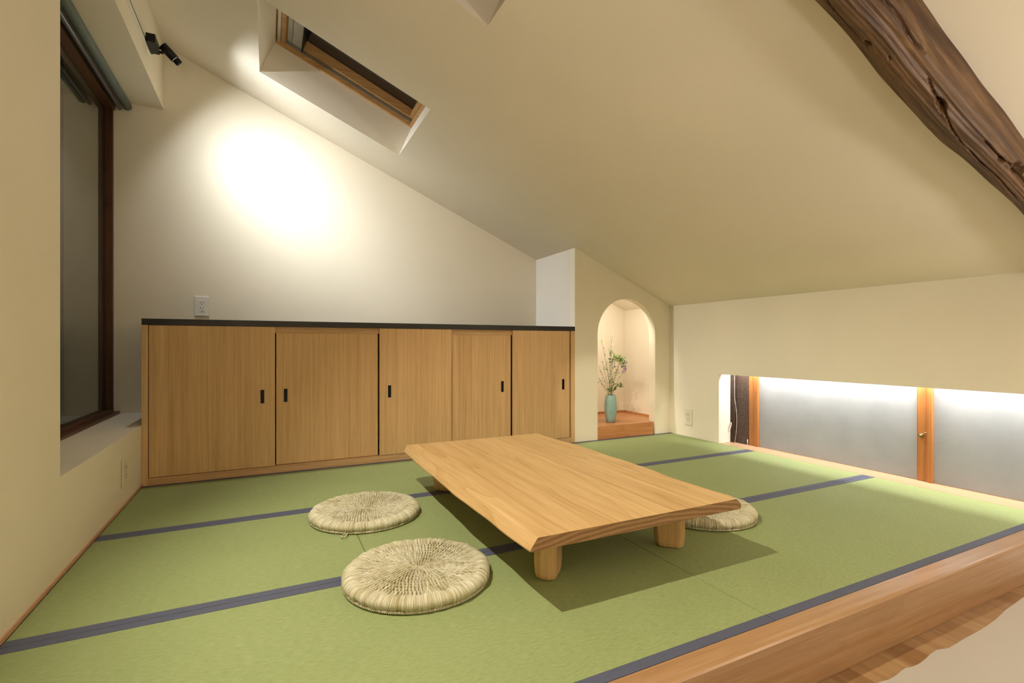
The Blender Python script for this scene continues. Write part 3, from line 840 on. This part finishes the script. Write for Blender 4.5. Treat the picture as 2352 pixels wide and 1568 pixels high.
# ------------------------------------------------------------------ old beam
def make_beam():
    # along the slope, hugging the ceiling; local X = down the slope
    ctrl = [ # world x on the ceiling, near contact y, far silhouette y, hanging depth
        (-.62, .80, 1.02, .17), (.3, .82, 1.02, .17), (1.0, .835, 1.02, .165), (1.55, .842, 1.008, .155), (1.85, .840, 1.012, .150), (2.12, .838, 1.005, .145), (2.45, .838, .985, .130), (2.72, .838, .965, .120), (3.05, .838, .955, .115), (3.49, .838, .95, .11)]
    def interp(x):
        for a, c in zip(ctrl, ctrl[1:]):
            if a[0] <= x <= c[0]:
                t = (x - a[0]) / (c[0] - a[0]); t = t * t * (3 - 2 * t)
                return [a[i] + (c[i] - a[i]) * t for i in range(1, 4)]
        return list(ctrl[-1][1:]) if x > 3 else list(ctrl[0][1:])
    # cross-section, hewn facets: (u across 0..1 near->far, v depth 0..1)
    sec = [(0, -.05), (.00, .10), (.015, .30), (.06, .55), (.17, .84), (.36, .985), (.55, 1.0), (.80, .88), (.95, .60), (1.0, .35), (1.0, -.05)]
    dense = []
    for a, c in zip(sec, sec[1:]):
        L = hypot(c[0] - a[0], c[1] - a[1]); n = max(2, int(L * 46))
        for k in range(n): dense.append((a[0] + (c[0] - a[0]) * k / n, a[1] + (c[1] - a[1]) * k / n))
    dense.append(sec[-1])
    marks = [ # cavities: world x, arc position (u,v), length, width, depth
        (2.14, .30, .050, .010, .028), (2.165, .34, .028, .009, .02), (2.515, .22, .035, .008, .02), (2.60, .16, .055, .012, .028), (2.625, .13, .03, .014, .03), (2.72, .10, .03, .009, .02), (1.80, .62, .03, .010, .02), (1.88, .46, .012, .004, .012)]
    cracks = [ # x0,u0,x1,u1
        (2.02, .22, 2.14, .31), (2.14, .31, 2.36, .50), (2.36, .50, 2.75, .52), (2.38, .22, 2.60, .17), (2.60, .17, 3.0, .14), (1.6, .1, 1.95, .12), (1.2, .5, 1.8, .7)]
    nx = 620; xs = [XL + .002 + (XR - XL - .004) * i / nx for i in range(nx + 1)]
    b = BM(); rings = []
    rr = random.Random(2); phs = [rr.uniform(0, 6.28) for _ in range(12)]
    for x in xs:
        y0, y1, D = interp(x)
        y0 += .0025 * sin(x * 9 + 1); y1 += .006 * sin(x * 5.3 + 2) + .003 * sin(x * 17)
        D += .004 * sin(x * 6.1) + .002 * sin(x * 19 + 1)
        base = Vector((x, 0, zc(x))); ring = []
        for (u, v) in dense:
            p = base + Vector((0, y0 + (y1 - y0) * u, 0)) - SN * (D * v)
            inw = Vector((0, (.5 - u) * (y1 - y0), 0)) + SN * (D * (v - .35)); inw.normalize()
            h = .0012 * sin(u * 38 + x * 3.1 + phs[0] + 2 * sin(x * 1.7)) + .0010 * sin(u * 80 + x * 5 + phs[1]) + .0012 * sin(x * 23 + u * 9)
            if v > .2:
                for (cx, cu_, L, W, dp) in marks:
                    q = ((x - cx) / (L * .5)) ** 2 + ((u - cu_) * (y1 - y0) / (W * .8)) ** 2
                    if q < 4: h += dp * exp(-q * q)
                for (ax, au, bx, bu) in cracks:
                    if ax <= x <= bx:
                        t = (x - ax) / (bx - ax); uc = au + (bu - au) * t + .012 * sin(x * 31)
                        dd = abs(u - uc) * (y1 - y0)
                        if dd < .006: h += .012 * exp(-(dd / .0022) ** 2) * min(1, 8 * t, 8 * (1 - t) + .3)
            ring.append(b.verts.new(p + inw * h))
        rings.append(ring)
    for a, c in zip(rings, rings[1:]):
        for k in range(len(a) - 1): b.faces.new([a[k], a[k + 1], c[k + 1], c[k]])
        b.faces.new([a[-1], a[0], c[0], c[-1]])
    b.faces.new(rings[0]); b.faces.new(list(reversed(rings[-1])))
    # rotate so that local X runs down the slope
    ang = atan2(M, 1); piv = Vector((2.2, .9, zc(2.2)))
    bmesh.ops.recalc_face_normals(b, faces=b.faces)
    bmesh.ops.translate(b, verts=b.verts, vec=-piv)
    bmesh.ops.rotate(b, verts=b.verts, cent=(0, 0, 0), matrix=Matrix.Rotation(-ang, 3, 'Y'))
    me = bpy.data.meshes.new('roof_beam'); b.to_mesh(me); b.free(); me.materials.append(MAT['beam'])
    o = bpy.data.objects.new('roof_beam', me); COL.objects.link(o); o.location = piv; o.rotation_euler = (0, ang, 0)
    return tag(o, 'old dark hewn timber beam with cracks running down along the sloping ceiling', 'beam')
make_beam()

# ------------------------------------------------------------------ track and spotlights
tr = thing('light_track', 'thin black and white lighting track on the wall above the tall window', 'track', (XL, 1.9, 2.68))
b = BM(); box(b, XL + .0008, XL + .016, -.4, 3.845, 2.684, 2.712); link('rail', b, 'white', tr)
b = BM(); box(b, XL + .0162, XL + .0175, -.4, 3.84, 2.6955, 2.7005); link('contact_slot', b, 'blackmetal', tr)
def beam_profile(l, sigma, power):
    # reflector lamp: brightest on its axis, falling off with the angle like a photometric curve
    l.use_nodes = True; nt = l.node_tree; nt.nodes.clear()
    o = nt.nodes.new('ShaderNodeOutputLight'); e = nt.nodes.new('ShaderNodeEmission'); nt.links.new(e.outputs[0], o.inputs[0])
    tc = nt.nodes.new('ShaderNodeTexCoord'); sp = nt.nodes.new('ShaderNodeSeparateXYZ'); nt.links.new(tc.outputs['Normal'], sp.inputs[0])
    def m(op, a, b=None):
        n = nt.nodes.new('ShaderNodeMath'); n.operation = op
        nt.links.new(a, n.inputs[0])
        if b is not None: n.inputs[1].default_value = b
        return n.outputs[0]
    z = m('MINIMUM', m('ABSOLUTE', sp.outputs[2]), .99999)
    a = m('DIVIDE', m('ARCCOSINE', z), radians(sigma)); a = m('MULTIPLY', m('POWER', a, power), -1.0)
    nt.links.new(m('EXPONENT', a), e.inputs['Strength'])
def spot(y, aim, label, energy, size, blend, col=(1, .90, .74), rad=.012, headoff=(.118, .02, -.01), profile=None):
    t = thing('track_spotlight', label, 'spotlight', (XL + .018, y, 2.66), 'spotlights on the wall track')
    b = BM(); box(b, XL + .0185, XL + .067, y - .075, y + .072, 2.682, 2.734); link('adapter', b, 'blackmetal', t, bevel=.002)
    b = BM(); box(b, XL + .0185, XL + .030, y + .0725, y + .084, 2.684, 2.696); link('latch', b, 'blackmetal', t)
    head = Vector((XL + headoff[0], y + headoff[1], 2.700 + headoff[2])); d = (Vector(aim) - head).normalized()
    st = head - d * .040; en = head + d * .050
    b = BM(); tube(b, [(XL + .0675, y + .05, 2.69), (XL + .082, y + .045, 2.688), head], .0085, 10); link('arm', b, 'blackmetal', t)
    b = BM(); tube(b, [(XL + .0675, y + .04, 2.705), (XL + .080, y + .035, 2.725), (XL + .095, y + .03, 2.722), st + d * .012], .0028, 6); link('cable', b, 'blackmetal', t)
    b = BM(); tube(b, [st, en], .026, 28)
    tube(b, [en + d * .0005, en + d * .030], .021, 28, False); tube(b, [en + d * .030, en + d * .0005], .0195, 28, False)
    hd = link('lamp_head', b, 'blackmetal', t)
    b = BM(); tube(b, [en + d * .0006, en + d * .004], .0185, 24); link('lens', b, emit_mat('spot_lens', (1, .9, .7), 12), hd)
    l = bpy.data.lights.new('spot_light', 'SPOT'); l.energy = energy; l.color = col; l.spot_size = radians(size); l.spot_blend = blend; l.shadow_soft_size = rad
    if profile: beam_profile(l, *profile)
    lo = bpy.data.objects.new('spot_light', l); COL.objects.link(lo); lo.location = en + d * .034
    lo.rotation_euler = d.to_track_quat('-Z', 'Y').to_euler()
    return t
spot(3.735, (1.60, 4.36, .68), 'black cylindrical track spotlight above the tall window, aimed at the white-lit back wall', 345, 160, .3, (.90, .955, 1.0), .008, profile=(26, 1.45))
spot(1.50, (1.30, 1.90, .0), 'black track spotlight behind the picture edge, aimed down at the low table', 275, 84, .7, (1, .93, .77), .006)
spot(.80, (3.02, 3.72, .06), 'black track spotlight nearest the room entrance, aimed at the arched alcove', 260, 13, .5, (1, .90, .72), .008)

# fill lamp added to brighten the niche, unseen behind the arch wall
nl = thing('niche_fill_lamp', 'added fill lamp, unseen behind the head of the arch in the alcove', 'lamp', (2.95, YC + .11, 1.28))
b = BM(); box(b, 2.85, 3.05, YC + .088, YC + .112, 1.325, 1.345); link('housing', b, 'white', nl)
def area(name, loc, rot, sx, sy, e, col):
    l = bpy.data.lights.new(name, 'AREA'); l.shape = 'RECTANGLE'; l.size = sx; l.size_y = sy; l.energy = e; l.color = col
    o = bpy.data.objects.new(name, l); COL.objects.link(o); o.location = loc; o.rotation_euler = rot; return o
area('niche_fill_light', (2.95, YC + .100, 1.322), (radians(20), 0, 0), .18, .02, 6.0, (1, .92, .82))
area('led_light', (XR + .115, 1.635, .737), (0, radians(-42), 0), .10, 2.75, 47, (1, .97, .95))

# behind the camera: two unseen uplighters added as ambient fill
for (x, y, e, w_) in ((-.36, -.95, 46, 'near the left wall'), (2.75, -.45, 43, 'near the low side of the roof')):
    t = thing('fill_uplighter', 'added fill uplighter, unseen in the lower room, ' + w_, 'lamp', (x, y, FZ + .006))
    b = BM(); lathe(b, [(0, 0), (.13, 0), (.13, .012), (.02, .02), (0, .02)], (0, 0, 0), 32); link('base', b, 'blackmetal', t, local=True)
    b = BM(); tube(b, [(0, 0, .02), (0, 0, .95)], .011, 16); link('pole', b, 'blackmetal', t, local=True)
    b = BM(); lathe(b, [(0, 0), (.05, 0), (.29, .09), (.285, .09), (.048, .006), (0, .006)], (0, 0, .95), 40); link('bowl_shade', b, 'white', t, local=True)
    l = bpy.data.lights.new('fill_uplight', 'AREA'); l.shape = 'DISK'; l.size = .50; l.energy = e; l.color = (1, .94, .88)
    o = bpy.data.objects.new('fill_uplight', l); COL.objects.link(o); o.location = (x, y, FZ + 1.02); o.rotation_euler = (pi, 0, 0)

# ------------------------------------------------------------------ world: night outside
w = bpy.data.worlds.new('night'); SC.world = w; w.use_nodes = True
bg = w.node_tree.nodes['Background']; bg.inputs[0].default_value = (.40, .38, .30, 1); bg.inputs[1].default_value = .008

# ------------------------------------------------------------------ camera
cam = bpy.data.cameras.new('camera'); co = bpy.data.objects.new('camera', cam); COL.objects.link(co)
cam.sensor_width = 36; cam.sensor_fit = 'HORIZONTAL'; cam.lens = 36 * 1141.72 / 2352
cam.shift_y = (791.48 - 784) / 2352; cam.clip_start = .02
co.location = (0, 0, H); co.rotation_euler = (pi / 2, 0, -.455)
SC.camera = co
SC.view_settings.view_transform = 'Standard'; SC.view_settings.look = 'None'
SC.view_settings.exposure = 0; SC.view_settings.gamma = 1; SC.view_settings.use_curve_mapping = False
